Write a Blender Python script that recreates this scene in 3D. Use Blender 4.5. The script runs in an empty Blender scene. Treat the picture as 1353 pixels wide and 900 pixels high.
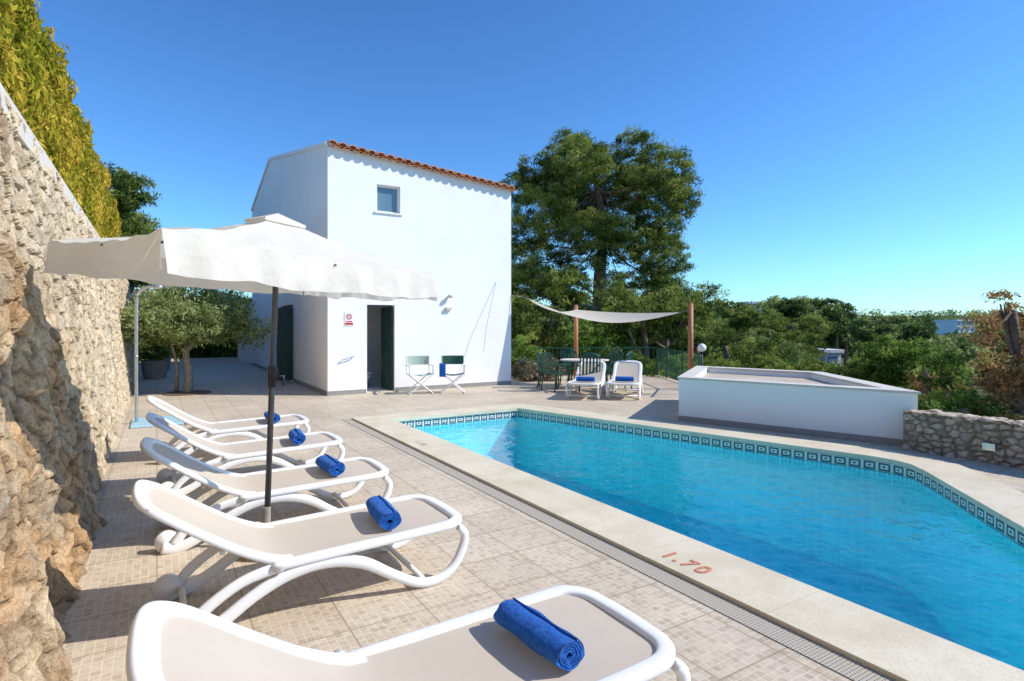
import bpy, math, random
import numpy as np
from mathutils import Vector, noise, kdtree, Matrix
from mathutils.geometry import tessellate_polygon
random.seed(3); rng=np.random.default_rng(7)
scene=bpy.context.scene
YAW=math.radians(31.57)
R=np.array([math.cos(YAW),-math.sin(YAW)]); F=np.array([math.sin(YAW),math.cos(YAW)])
SUN=Vector((0.82*math.cos(math.radians(40)),-0.57*math.cos(math.radians(40)),math.sin(math.radians(40)))).normalized()

# ---------------------------------------------------------------- materials
def newmat(name):
    m=bpy.data.materials.new(name); m.use_nodes=True
    nt=m.node_tree; nt.nodes.clear()
    out=nt.nodes.new('ShaderNodeOutputMaterial')
    return m,nt,out
def N(nt,t,**kw):
    n=nt.nodes.new(t)
    for k,v in kw.items(): setattr(n,k,v)
    return n
def c4(c): return (c[0],c[1],c[2],1.0)
def mixc(nt,fac,a,b,blend='MIX'):
    n=N(nt,'ShaderNodeMix',data_type='RGBA',blend_type=blend)
    for sock,val in ((n.inputs[0],fac),(n.inputs[6],a),(n.inputs[7],b)):
        if isinstance(val,(int,float)): sock.default_value=val
        elif isinstance(val,tuple): sock.default_value=c4(val)
        else: nt.links.new(val,sock)
    return n.outputs[2]
def math_(nt,op,a,b=None,c=None):
    n=N(nt,'ShaderNodeMath',operation=op)
    for i,v in enumerate((a,b,c)):
        if v is None: continue
        if isinstance(v,(int,float)): n.inputs[i].default_value=v
        else: nt.links.new(v,n.inputs[i])
    return n.outputs[0]
def ramp(nt,fac,stops):
    n=N(nt,'ShaderNodeValToRGB'); e=n.color_ramp.elements
    e[0].position=stops[0][0]; e[0].color=c4(stops[0][1])
    e[1].position=stops[-1][0]; e[1].color=c4(stops[-1][1])
    for p,c in stops[1:-1]:
        x=e.new(p); x.color=c4(c)
    nt.links.new(fac,n.inputs[0]); return n.outputs[0]
def noise_(nt,vec,scale,detail=4,rough=.55):
    n=N(nt,'ShaderNodeTexNoise'); n.inputs['Scale'].default_value=scale
    n.inputs['Detail'].default_value=detail; n.inputs['Roughness'].default_value=rough
    if vec is not None: nt.links.new(vec,n.inputs['Vector'])
    return n.outputs['Fac']
def bump_(nt,h,strength,dist,normal=None):
    b=N(nt,'ShaderNodeBump'); b.inputs['Strength'].default_value=strength; b.inputs['Distance'].default_value=dist
    nt.links.new(h,b.inputs['Height'])
    if normal is not None: nt.links.new(normal,b.inputs['Normal'])
    return b.outputs[0]
def principled(nt,out,col,rough=.6,normal=None,metal=0,spec=.5):
    p=N(nt,'ShaderNodeBsdfPrincipled')
    if isinstance(col,tuple): p.inputs['Base Color'].default_value=c4(col)
    else: nt.links.new(col,p.inputs['Base Color'])
    p.inputs['Roughness'].default_value=rough; p.inputs['Metallic'].default_value=metal
    p.inputs['Specular IOR Level'].default_value=spec
    if normal is not None: nt.links.new(normal,p.inputs['Normal'])
    nt.links.new(p.outputs[0],out.inputs[0]); return p
def simple(name,c1,c2=None,scale=6,rough=.6,bs=40,bd=.002,bst=.4,metal=0,spec=.4):
    m,nt,out=newmat(name)
    if c2 is None: c2=tuple(x*.85 for x in c1)
    co=N(nt,'ShaderNodeTexCoord').outputs['Object']
    f=noise_(nt,co,scale,5)
    col=ramp(nt,f,[(.3,c2),(.7,c1)])
    nrm=bump_(nt,noise_(nt,co,bs,3),bst,bd)
    principled(nt,out,col,rough,nrm,metal,spec); return m
def foliage_mat(name,dark,mid,light,trans=.3):
    m,nt,out=newmat(name)
    a=N(nt,'ShaderNodeAttribute',attribute_name='tint')
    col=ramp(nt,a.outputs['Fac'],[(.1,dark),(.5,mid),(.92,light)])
    d=N(nt,'ShaderNodeBsdfDiffuse')
    nt.links.new(col,d.inputs['Color'])
    t=N(nt,'ShaderNodeBsdfTranslucent'); nt.links.new(col,t.inputs[0])
    mx=N(nt,'ShaderNodeMixShader'); mx.inputs[0].default_value=trans
    nt.links.new(d.outputs[0],mx.inputs[1]); nt.links.new(t.outputs[0],mx.inputs[2]); nt.links.new(mx.outputs[0],out.inputs[0])
    return m

M={}
M['plaster']=simple('white_plaster',(.90,.895,.88),(.85,.845,.83),.9,.85,60,.003,.4,spec=.1)
M['plastic']=simple('white_resin',(.84,.835,.82),(.80,.795,.775),4,.42,200,.0004,.3)
M['skirt']=simple('grey_skirting',(.34,.32,.30),(.26,.25,.24),14,.5)
M['pole']=simple('dark_pole_metal',(.10,.105,.11),(.07,.07,.08),10,.35,metal=.6)
M['black']=simple('black_plastic',(.02,.02,.022),(.03,.03,.03),10,.5)
M['chrome']=simple('brushed_steel',(.62,.62,.62),(.5,.5,.5),10,.25,metal=.9)
M['door']=simple('dark_green_door',(.022,.06,.045),(.016,.04,.03),8,.4)
M['green_canvas']=simple('dark_green_canvas',(.03,.12,.075),(.025,.09,.06),8,.8)
M['glass']=simple('window_glass',(.14,.22,.28),(.11,.18,.22),2,.06,5,.0005,.1,spec=.9)
M['wood']=simple('post_wood',(.48,.21,.09),(.33,.14,.06),20,.6)
M['green_pl']=simple('dark_green_plastic',(.02,.085,.055),(.015,.06,.04),6,.4)
M['green_rail']=simple('green_paint_rail',(.02,.09,.055),(.015,.07,.045),6,.4)
M['red']=simple('red_sign_print',(.6,.03,.03),(.55,.03,.03),10,.4)
M['paint_mark']=simple('faded_red_paint',(.60,.16,.09),(.66,.30,.19),45,.7)
M['mark_faint']=simple('faded_brown_paint',(.5,.42,.33),(.6,.52,.42),45,.7)
M['pale_green']=simple('pale_green_canvas',(.46,.56,.46),(.40,.50,.41),20,.85)
M['bark']=simple('bark',(.27,.19,.13),(.13,.09,.065),9,.9,18,.03,1.0)
M['olive_bark']=simple('olive_bark',(.34,.29,.22),(.17,.14,.10),12,.9,25,.02,1.0)
M['soil']=simple('soil',(.20,.14,.09),(.12,.09,.06),10,.95,40,.01,.8)
M['hedgecore']=simple('hedge_inner',(.05,.07,.02),(.03,.04,.015),10,.95,40,.01,.8)
M['tray']=simple('shower_tray',(.40,.62,.70),(.34,.55,.62),20,.5)
M['lavastone']=simple('planter_stone',(.38,.33,.28),(.27,.23,.19),8,.9,30,.01,.8)
M['boxtop']=simple('terrace_top',(.68,.63,.55),(.60,.55,.48),5,.8,60,.003,.5)
M['globe']=simple('lamp_globe',(.85,.85,.82),None,4,.3)
M['room']=simple('bathroom_tile',(.85,.85,.84),None,4,.4)
M['farwall']=simple('distant_wall',(.78,.80,.84),(.72,.74,.78),.3,.9)
M['farwin']=simple('distant_window',(.2,.26,.34),None,1,.4)

def fabric(name,c1,c2,trans,scale=350,wr=2.5,wd=.03):
    m,nt,out=newmat(name)
    co=N(nt,'ShaderNodeTexCoord').outputs['Object']
    col=ramp(nt,noise_(nt,co,3,4),[(.3,c2),(.7,c1)])
    h=noise_(nt,co,scale,2); n1=bump_(nt,h,.3,.001)
    n2=bump_(nt,noise_(nt,co,wr,3),.5,wd,n1)
    p=N(nt,'ShaderNodeBsdfPrincipled'); p.inputs['Roughness'].default_value=.85; p.inputs['Specular IOR Level'].default_value=.15
    nt.links.new(col,p.inputs['Base Color']); nt.links.new(n2,p.inputs['Normal'])
    t=N(nt,'ShaderNodeBsdfTranslucent'); nt.links.new(col,t.inputs[0]); nt.links.new(n2,t.inputs[1])
    mx=N(nt,'ShaderNodeMixShader'); mx.inputs[0].default_value=trans
    nt.links.new(p.outputs[0],mx.inputs[1]); nt.links.new(t.outputs[0],mx.inputs[2]); nt.links.new(mx.outputs[0],out.inputs[0])
    return m
M['canopy']=fabric('parasol_canvas',(.86,.83,.76),(.80,.77,.70),.38,350,5,.045)
M['sail']=fabric('sail_canvas',(.82,.76,.66),(.78,.72,.62),.4)
M['sling']=fabric('sling_textile',(.61,.53,.44),(.57,.495,.41),.10,700,1.0,.01)
def towelmat():
    m,nt,out=newmat('blue_terry')
    co=N(nt,'ShaderNodeTexCoord').outputs['Object']
    col=ramp(nt,noise_(nt,co,60,4),[(.3,(.012,.07,.32)),(.7,(.02,.15,.55))])
    nn=bump_(nt,noise_(nt,co,260,3),1.0,.004); nn=bump_(nt,noise_(nt,co,25,3),.8,.014,nn)
    p=principled(nt,out,col,.95,nn,0,.1)
    p.inputs['Sheen Weight'].default_value=.3; p.inputs['Sheen Tint'].default_value=(.3,.5,1,1)
    return m
M['towel']=towelmat()
def tilemat():
    m,nt,out=newmat('terrace_tiles')
    co=N(nt,'ShaderNodeTexCoord').outputs['Object']
    def brick(w,mort,c1,c2,cm,smooth=.1,bias=0):
        b=N(nt,'ShaderNodeTexBrick',offset=0.0,squash=1.0); nt.links.new(co,b.inputs['Vector'])
        b.inputs['Scale'].default_value=1; b.inputs['Brick Width'].default_value=w; b.inputs['Row Height'].default_value=w
        b.inputs['Mortar Size'].default_value=mort; b.inputs['Mortar Smooth'].default_value=smooth; b.inputs['Bias'].default_value=bias
        for s,c in (('Color1',c1),('Color2',c2),('Mortar',cm)): b.inputs[s].default_value=c4(c)
        return b
    s=brick(.0433,.0045,(.67,.57,.44),(.57,.475,.36),(.71,.62,.495),.5)
    s2=brick(.0433,.004,(1,1,1),(.80,.78,.76),(1,1,1),.3,-.5)
    L=brick(.4330,.0045,(1,1,1),(.90,.89,.88),(.58,.52,.45),.15)
    n1=noise_(nt,co,.7,6,.65); n2=noise_(nt,co,35,4)
    col=mixc(nt,1,s.outputs[0],s2.outputs[0],'MULTIPLY')
    col=mixc(nt,1,col,L.outputs[0],'MULTIPLY')
    col=mixc(nt,1,col,ramp(nt,n2,[(.3,(.86,.85,.84)),(.7,(1.07,1.06,1.05))]),'MULTIPLY')
    col=mixc(nt,1,col,ramp(nt,n1,[(.3,(.84,.83,.81)),(.65,(1.07,1.07,1.07))]),'MULTIPLY')
    h=math_(nt,'ADD',math_(nt,'MULTIPLY',s.outputs['Fac'],-.4),math_(nt,'MULTIPLY',L.outputs['Fac'],-1.0))
    h=math_(nt,'ADD',h,math_(nt,'MULTIPLY',n2,.5))
    principled(nt,out,col,.6,bump_(nt,h,.45,.003),0,.35); return m
M['tiles']=tilemat()
def copingmat():
    m,nt,out=newmat('cream_coping_stone')
    co=N(nt,'ShaderNodeTexCoord').outputs['Object']
    col=ramp(nt,noise_(nt,co,2.2,6,.65),[(.3,(.64,.55,.39)),(.6,(.76,.68,.52))])
    v=noise_(nt,co,120,4,.7)
    col=mixc(nt,1,col,ramp(nt,v,[(.32,(.74,.70,.63)),(.5,(1,1,1))]),'MULTIPLY')
    b=N(nt,'ShaderNodeTexBrick',offset=0.0,squash=1.0); nt.links.new(co,b.inputs['Vector'])
    b.inputs['Scale'].default_value=1; b.inputs['Brick Width'].default_value=60; b.inputs['Row Height'].default_value=.98
    b.inputs['Mortar Size'].default_value=.002; b.inputs['Color1'].default_value=(1,1,1,1); b.inputs['Color2'].default_value=(.96,.95,.94,1); b.inputs['Mortar'].default_value=(.7,.65,.57,1)
    col=mixc(nt,1,col,b.outputs[0],'MULTIPLY')
    principled(nt,out,col,.6,bump_(nt,v,.35,.002),0,.35); return m
M['coping']=copingmat()
def grillemat():
    m,nt,out=newmat('drain_grille')
    co=N(nt,'ShaderNodeTexCoord').outputs['Object']
    b=N(nt,'ShaderNodeTexBrick',offset=.5,squash=1.0); nt.links.new(co,b.inputs['Vector'])
    b.inputs['Scale'].default_value=1; b.inputs['Brick Width'].default_value=.019; b.inputs['Row Height'].default_value=.019
    b.inputs['Mortar Size'].default_value=.0055
    b.inputs['Color1'].default_value=(.10,.09,.08,1); b.inputs['Color2'].default_value=(.13,.115,.10,1); b.inputs['Mortar'].default_value=(.50,.44,.35,1)
    principled(nt,out,b.outputs[0],.6); return m
M['grille']=grillemat()
def poolmat():
    m,nt,out=newmat('pool_mosaic')
    co=N(nt,'ShaderNodeTexCoord').outputs['Object']
    b=N(nt,'ShaderNodeTexBrick',offset=0.0,squash=1.0); nt.links.new(co,b.inputs['Vector'])
    b.inputs['Scale'].default_value=1; b.inputs['Brick Width'].default_value=.05; b.inputs['Row Height'].default_value=.05
    b.inputs['Mortar Size'].default_value=.002
    b.inputs['Color1'].default_value=(.09,.84,.90,1); b.inputs['Color2'].default_value=(.07,.78,.86,1); b.inputs['Mortar'].default_value=(.14,.82,.88,1)
    col=mixc(nt,1,b.outputs[0],ramp(nt,noise_(nt,co,1.1,4),[(.3,(.92,.94,.96)),(.7,(1.05,1.05,1.03))]),'MULTIPLY')
    principled(nt,out,col,.5); return m
M['pool']=poolmat()
def watermat():
    m,nt,out=newmat('pool_water')
    co=N(nt,'ShaderNodeTexCoord').outputs['Object']
    n1=N(nt,'ShaderNodeTexNoise'); n1.inputs['Scale'].default_value=2.2; n1.inputs['Detail'].default_value=3; nt.links.new(co,n1.inputs['Vector'])
    dist=mixc(nt,.28,co,n1.outputs['Color'],'ADD')
    def vor(scale):
        v=N(nt,'ShaderNodeTexVoronoi',feature='DISTANCE_TO_EDGE'); v.inputs['Scale'].default_value=scale
        nt.links.new(dist,v.inputs['Vector']); return v.outputs['Distance']
    v1=vor(4.2); v2=vor(8.5)
    # caustics painted into the transparent tint: bright cell-edge web imitates dappled sunlight
    s=math_(nt,'MINIMUM',v1,math_(nt,'MULTIPLY',v2,1.5))
    tint=ramp(nt,s,[(.0,(1,1,1)),(.05,(.86,.97,.99)),(.16,(.52,.86,.94)),(.34,(.40,.78,.91))])
    w=noise_(nt,co,3.2,3,.5); w2=noise_(nt,co,14,2,.5)
    nrm=bump_(nt,w,.40,.06); nrm=bump_(nt,w2,.26,.012,nrm)
    tr=N(nt,'ShaderNodeBsdfTransparent'); nt.links.new(tint,tr.inputs[0])
    gl=N(nt,'ShaderNodeBsdfGlossy'); gl.inputs['Roughness'].default_value=.02; nt.links.new(nrm,gl.inputs['Normal'])
    # Schlick reflectance, identical from above and below the surface
    ge=N(nt,'ShaderNodeNewGeometry'); dt_=N(nt,'ShaderNodeVectorMath',operation='DOT_PRODUCT')
    nt.links.new(nrm,dt_.inputs[0]); nt.links.new(ge.outputs['Incoming'],dt_.inputs[1])
    c=math_(nt,'MINIMUM',math_(nt,'ABSOLUTE',dt_.outputs['Value']),1.0)
    f=math_(nt,'ADD',math_(nt,'MULTIPLY',math_(nt,'POWER',math_(nt,'SUBTRACT',1.0,c),5.0),.98),.02)
    mx=N(nt,'ShaderNodeMixShader'); nt.links.new(f,mx.inputs[0]); nt.links.new(tr.outputs[0],mx.inputs[1]); nt.links.new(gl.outputs[0],mx.inputs[2])
    nt.links.new(mx.outputs[0],out.inputs[0]); return m
M['water']=watermat()
def bandmat():
    m,nt,out=newmat('greek_key_mosaic')
    uv=N(nt,'ShaderNodeUVMap',uv_map='uv').outputs[0]
    sp=N(nt,'ShaderNodeSeparateXYZ'); nt.links.new(uv,sp.inputs[0])
    u=math_(nt,'FRACT',math_(nt,'DIVIDE',sp.outputs[0],.16)); v=sp.outputs[1]
    def box(a,b,c,d):
        r=math_(nt,'MULTIPLY',math_(nt,'GREATER_THAN',u,a),math_(nt,'LESS_THAN',u,b))
        q=math_(nt,'MULTIPLY',math_(nt,'GREATER_THAN',v,c),math_(nt,'LESS_THAN',v,d))
        return math_(nt,'MULTIPLY',r,q)
    k=box(.1,.9,.14,.86)
    k=math_(nt,'SUBTRACT',k,box(.24,.76,.3,.70))
    k=math_(nt,'ADD',k,box(.42,.62,.42,.58)); k=math_(nt,'MAXIMUM',k,box(0,1,.0,.07)); k=math_(nt,'MAXIMUM',k,box(0,1,.93,1))
    k=math_(nt,'MINIMUM',math_(nt,'MAXIMUM',k,0),1)
    col=mixc(nt,k,(.72,.70,.64),(.03,.09,.12))
    principled(nt,out,col,.35); return m
M['band']=bandmat()
def stonemat(name='stone_masonry'):
    m,nt,out=newmat(name)
    co=N(nt,'ShaderNodeTexCoord').outputs['Object']
    ac=N(nt,'ShaderNodeAttribute',attribute_name='stone_col')
    n=noise_(nt,co,9,6,.7); n2=noise_(nt,co,45,5,.7)
    col=mixc(nt,1,ac.outputs['Color'],ramp(nt,n,[(.28,(.60,.54,.46)),(.5,(1.03,1.01,.98)),(.75,(1.15,1.14,1.12))]),'MULTIPLY')
    col=mixc(nt,1,col,ramp(nt,n2,[(.3,(.64,.59,.52)),(.55,(1.06,1.06,1.06))]),'MULTIPLY')
    nn=bump_(nt,n,1.0,.045); nn=bump_(nt,n2,1.0,.018,nn)
    principled(nt,out,col,.92,nn,0,.1); return m
M['stone']=stonemat()
def groundmat():
    m,nt,out=newmat('scrubland_ground')
    co=N(nt,'ShaderNodeTexCoord').outputs['Object']
    a=noise_(nt,co,.05,8,.7); b=noise_(nt,co,.9,6,.7)
    col=mixc(nt,.5,ramp(nt,a,[(.3,(.05,.075,.03)),(.6,(.10,.12,.055)),(.75,(.20,.18,.11))]),ramp(nt,b,[(.3,(.04,.06,.03)),(.7,(.16,.15,.08))]))
    principled(nt,out,col,.95,bump_(nt,b,1,.3),0,.05); return m
M['ground']=groundmat()
def tilemat2():
    m,nt,out=newmat('terracotta')
    co=N(nt,'ShaderNodeTexCoord').outputs['Object']
    col=ramp(nt,noise_(nt,co,5,5,.7),[(.25,(.38,.20,.12)),(.5,(.62,.31,.18)),(.75,(.70,.48,.34))])
    principled(nt,out,col,.85,bump_(nt,noise_(nt,co,40,4),.6,.006),0,.15); return m
M['terracotta']=tilemat2()
M['hedge']=foliage_mat('cypress_hedge_leaves',(.07,.11,.012),(.30,.30,.03),(.64,.45,.07),.3)
M['pine']=foliage_mat('pine_needles',(.035,.07,.018),(.17,.225,.05),(.42,.46,.12),.4)
M['olive']=foliage_mat('olive_leaves',(.12,.16,.05),(.32,.38,.14),(.54,.58,.30),.35)
M['shrub']=foliage_mat('shrub_leaves',(.05,.10,.02),(.17,.27,.05),(.36,.46,.11),.4)
M['rust']=foliage_mat('tamarisk_leaves',(.20,.14,.05),(.52,.28,.13),(.42,.48,.15),.45)
M['lav']=foliage_mat('lavender_leaves',(.12,.10,.07),(.30,.24,.17),(.38,.38,.2),.2)
M['far']=foliage_mat('distant_leaves',(.05,.10,.035),(.18,.24,.07),(.42,.46,.17),.4)

# ---------------------------------------------------------------- mesh builder
def link(o): scene.collection.objects.link(o); return o
def empty(name,loc=(0,0,0),rotz=0):
    o=bpy.data.objects.new(name,None); o.location=loc; o.rotation_euler=(0,0,rotz); o.empty_display_size=.2; return link(o)
class MB:
    def __init__(s): s.v=[]; s.f=[]
    def quad(s,*p):
        i=len(s.v); s.v+= [tuple(q) for q in p]; s.f.append(tuple(range(i,i+len(p))))
    def box(s,x0,y0,z0,x1,y1,z1,rot=0,c=None):
        P=[(x0,y0,z0),(x1,y0,z0),(x1,y1,z0),(x0,y1,z0),(x0,y0,z1),(x1,y0,z1),(x1,y1,z1),(x0,y1,z1)]
        i=len(s.v); s.v+=P
        for f in ((0,3,2,1),(4,5,6,7),(0,1,5,4),(1,2,6,5),(2,3,7,6),(3,0,4,7)): s.f.append(tuple(i+k for k in f))
    def tube(s,pts,rw,rh=None,ref=(0,0,1),seg=8,power=1.0,smooth=0,cap=True):
        pts=[Vector(p) for p in pts]
        n0=len(pts)
        rw=list(rw) if isinstance(rw,(list,tuple)) else [rw]*n0
        rh=rw if rh is None else (list(rh) if isinstance(rh,(list,tuple)) else [rh]*n0)
        if smooth:
            q=[];a=[];b=[]
            for k in range(n0-1):
                p0=pts[max(k-1,0)];p1=pts[k];p2=pts[k+1];p3=pts[min(k+2,n0-1)]
                for j in range(smooth):
                    t=j/smooth
                    q.append(.5*((2*p1)+(-p0+p2)*t+(2*p0-5*p1+4*p2-p3)*t*t+(-p0+3*p1-3*p2+p3)*t**3))
                    a.append(rw[k]*(1-t)+rw[k+1]*t); b.append(rh[k]*(1-t)+rh[k+1]*t)
            q.append(pts[-1]);a.append(rw[-1]);b.append(rh[-1]); pts,rw,rh=q,a,b
        n=len(pts); i=len(s.v); ref=Vector(ref).normalized()
        for k in range(n):
            t=(pts[min(k+1,n-1)]-pts[max(k-1,0)]).normalized()
            sd=t.cross(ref)
            if sd.length<.05: sd=t.cross(Vector((1,.02,0))) 
            sd.normalize(); nn=sd.cross(t).normalized()
            for j in range(seg):
                an=2*math.pi*(j+.5)/seg; c_,s_=math.cos(an),math.sin(an)
                c_=math.copysign(abs(c_)**power,c_); s_=math.copysign(abs(s_)**power,s_)
                p=pts[k]+sd*rw[k]*c_+nn*rh[k]*s_; s.v.append(tuple(p))
        for k in range(n-1):
            for j in range(seg):
                j2=(j+1)%seg; s.f.append((i+k*seg+j,i+k*seg+j2,i+(k+1)*seg+j2,i+(k+1)*seg+j))
        if cap:
            s.f.append(tuple(i+j for j in reversed(range(seg)))); s.f.append(tuple(i+(n-1)*seg+j for j in range(seg)))
    def ball(s,c,r,sc=(1,1,1),seg=14,rings=8):
        i=len(s.v)
        for a in range(rings+1):
            th=math.pi*a/rings
            for b in range(seg):
                ph=2*math.pi*b/seg
                s.v.append((c[0]+r*sc[0]*math.sin(th)*math.cos(ph),c[1]+r*sc[1]*math.sin(th)*math.sin(ph),c[2]+r*sc[2]*math.cos(th)))
        for a in range(rings):
            for b in range(seg):
                b2=(b+1)%seg; s.f.append((i+a*seg+b,i+(a+1)*seg+b,i+(a+1)*seg+b2,i+a*seg+b2))
    def mesh(s,name,mat,smooth=False):
        me=bpy.data.meshes.new(name); me.from_pydata(s.v,[],s.f); me.materials.append(mat)
        if smooth: me.polygons.foreach_set('use_smooth',[True]*len(me.polygons))
        me.validate(); me.update(); return me
    def obj(s,name,mat,parent=None,smooth=False,bevel=0):
        o=link(bpy.data.objects.new(name,s.mesh(name,mat,smooth)))
        if parent: o.parent=parent
        if bevel:
            b=o.modifiers.new('bevel','BEVEL'); b.width=bevel; b.segments=2; b.limit_method='ANGLE'
        return o

def leaf_obj(name,P,tint,ln,wd,mat,parent=None,upb=0.0):
    n=len(P)
    a=rng.normal(size=(n,3)); a[:,2]+=upb; a/=np.linalg.norm(a,axis=1)[:,None]
    b=rng.normal(size=(n,3)); b=np.cross(a,b); b/=np.linalg.norm(b,axis=1)[:,None]
    sc=(.6+.8*rng.random(n))[:,None]
    a=a*ln*.5*sc; b=b*wd*.5*sc
    V=np.empty((n,4,3)); V[:,0]=P-a; V[:,1]=P+b+a*.1; V[:,2]=P+a; V[:,3]=P-b+a*.1
    me=bpy.data.meshes.new(name); me.vertices.add(4*n); me.vertices.foreach_set('co',V.ravel().astype(np.float32))
    me.loops.add(4*n); me.loops.foreach_set('vertex_index',np.arange(4*n,dtype=np.int32))
    me.polygons.add(n); me.polygons.foreach_set('loop_start',np.arange(0,4*n,4,dtype=np.int32)); me.polygons.foreach_set('loop_total',np.full(n,4,dtype=np.int32))
    me.update(calc_edges=True)
    at=me.attributes.new('tint','FLOAT','POINT'); at.data.foreach_set('value',np.repeat(np.clip(tint,0,1),4).astype(np.float32))
    me.materials.append(mat)
    o=link(bpy.data.objects.new(name,me))
    if parent: o.parent=parent
    return o
def puffs(lobes,per_m2,leaves,pr,inner=.5,flat=.65,tvar=.3):
    P=[];T=[]
    for (cx,cy,cz,rx,ry,rz) in lobes:
        k=max(4,int(per_m2*4*math.pi*((rx+ry+rz)/3)**2))
        d=rng.normal(size=(k,3)); d/=np.linalg.norm(d,axis=1)[:,None]
        r=(inner+(1-inner)*rng.random(k)**.5)[:,None]
        c=np.array([cx,cy,cz])+d*r*np.array([rx,ry,rz])
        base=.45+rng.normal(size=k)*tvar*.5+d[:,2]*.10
        prr=pr*(.6+.8*rng.random(k))
        q=rng.normal(size=(k,leaves,3)); q/=np.linalg.norm(q,axis=2)[:,:,None]; q*=rng.random((k,leaves,1))**.45
        q[:,:,2]*=flat
        pts=c[:,None,:]+q*prr[:,None,None]
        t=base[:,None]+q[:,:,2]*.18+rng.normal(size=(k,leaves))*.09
        P.append(pts.reshape(-1,3)); T.append(t.ravel())
    return np.concatenate(P),np.concatenate(T)

# ---------------------------------------------------------------- ground
def terr(x,y):
    r=math.hypot(x-5,y-8)
    z=-1.9-2.6*min(1,max(0,(r-12)/60))
    if r>220:
        t=min(1,(r-220)/500)
        z+=t*(9+24*noise.noise(Vector((x*.0022,y*.0022,3)))+8*noise.noise(Vector((x*.01,y*.01,1))))
    return z
def build_ground():
    rs=[0]+[6*1.085**k for k in range(78)]
    seg=160; v=[];f=[]
    for r in rs:
        for j in range(seg):
            a=2*math.pi*j/seg; x=5+r*math.cos(a); y=8+r*math.sin(a); v.append((x,y,terr(x,y)))
    for k in range(len(rs)-1):
        for j in range(seg):
            j2=(j+1)%seg; f.append((k*seg+j,(k+1)*seg+j,(k+1)*seg+j2,k*seg+j2))
    mb=MB(); mb.v=v; mb.f=f; mb.obj('ground',M['ground'],smooth=True)
build_ground()

# ---------------------------------------------------------------- pool + terrace
INN=[(3.33,-.25),(3.66,-.23),(7.12,2.99),(7.30,3.20),(7.37,3.42),(7.35,3.68),(5.87,9.32),(3.33,9.32)]
def offset(poly,d):
    n=len(poly); out=[]
    for i in range(n):
        p0=Vector(poly[i-1]);p1=Vector(poly[i]);p2=Vector(poly[(i+1)%n])
        a=(p1-p0).normalized();b=(p2-p1).normalized()
        na=Vector((a.y,-a.x));nb=Vector((b.y,-b.x)); m=(na+nb).normalized()
        q=p1+m*(d/max(.35,m.dot(na))); out.append((q.x,q.y))
    return out
OUT=offset(INN,.50)
WATER=-.13
def depth(p): return -1.05-.45*min(1,max(0,(9.32-p[1])/7.0))
def ring(mb,inner,outer,z):
    n=len(inner)
    for i in range(n):
        j=(i+1)%n
        mb.quad((*inner[i],z),(*outer[i],z),(*outer[j],z),(*inner[j],z))
pool=empty('swimming_pool')
mb=MB(); NOSE=offset(INN,-.03)
ring(mb,NOSE,OUT,.03)
n=len(INN)
for i in range(n):
    j=(i+1)%n
    mb.quad((*OUT[i],-.02),(*OUT[j],-.02),(*OUT[j],.03),(*OUT[i],.03))
    mb.quad((*NOSE[j],-.02),(*NOSE[i],-.02),(*NOSE[i],.03),(*NOSE[j],.03))
    mb.quad((*NOSE[i],-.02),(*INN[i],-.02),(*INN[j],-.02),(*NOSE[j],-.02))
mb.obj('coping',M['coping'],pool)
mb=MB(); uvs=[]
L=0
for i in range(n):
    j=(i+1)%n; d=math.dist(INN[i],INN[j])
    mb.quad((*INN[j],-.15),(*INN[i],-.15),(*INN[i],-.022),(*INN[j],-.022)); uvs+=[(L+d,0),(L,0),(L,1),(L+d,1)]; L+=d
o=mb.obj('mosaic_band',M['band'],pool)
ul=o.data.uv_layers.new(name='uv')
for k,l in enumerate(o.data.loops): ul.data[k].uv=uvs[l.vertex_index]
mb=MB()
for i in range(n):
    j=(i+1)%n; mb.quad((*INN[j],-1.6),(*INN[i],-1.6),(*INN[i],-.15),(*INN[j],-.15))
mb.quad((3.2,2.32,-1.5),(7.6,2.32,-1.5),(7.6,9.4,-1.045),(3.2,9.4,-1.045)); mb.quad((3.2,-.4,-1.5),(7.6,-.4,-1.5),(7.6,2.32,-1.5),(3.2,2.32,-1.5))
for k in range(3):
    mb.box(3.34,9.31-.35*(k+1),-1.3,4.9,9.31-.35*k,-.88+.22*(2-k))
mb.obj('basin',M['pool'],pool)
mb=MB(); mb.quad(*[(*p,WATER) for p in INN]); mb.obj('water',M['water'],pool)
mb=MB(); mb.quad((2.67,-3,.0045),(2.822,-3,.0045),(2.822,9.9,.0045),(2.67,9.9,.0045)); mb.obj('drain_grille',M['grille'],pool)
def text(body,size,loc,mat,parent,name,off=.004):
    cu=bpy.data.curves.new(name,'FONT'); cu.body=body; cu.size=size; cu.align_x='CENTER'; cu.space_character=1.3; cu.offset=off
    o=link(bpy.data.objects.new(name,cu)); o.location=loc; o.rotation_euler=(0,0,-math.pi/2); cu.materials.append(mat); o.parent=parent
text('1.70',.17,(2.93,2.66,.0345),M['paint_mark'],pool,'depth_marking')
text('1.10',.13,(2.95,7.2,.0345),M['mark_faint'],pool,'depth_marking_shallow')

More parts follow.
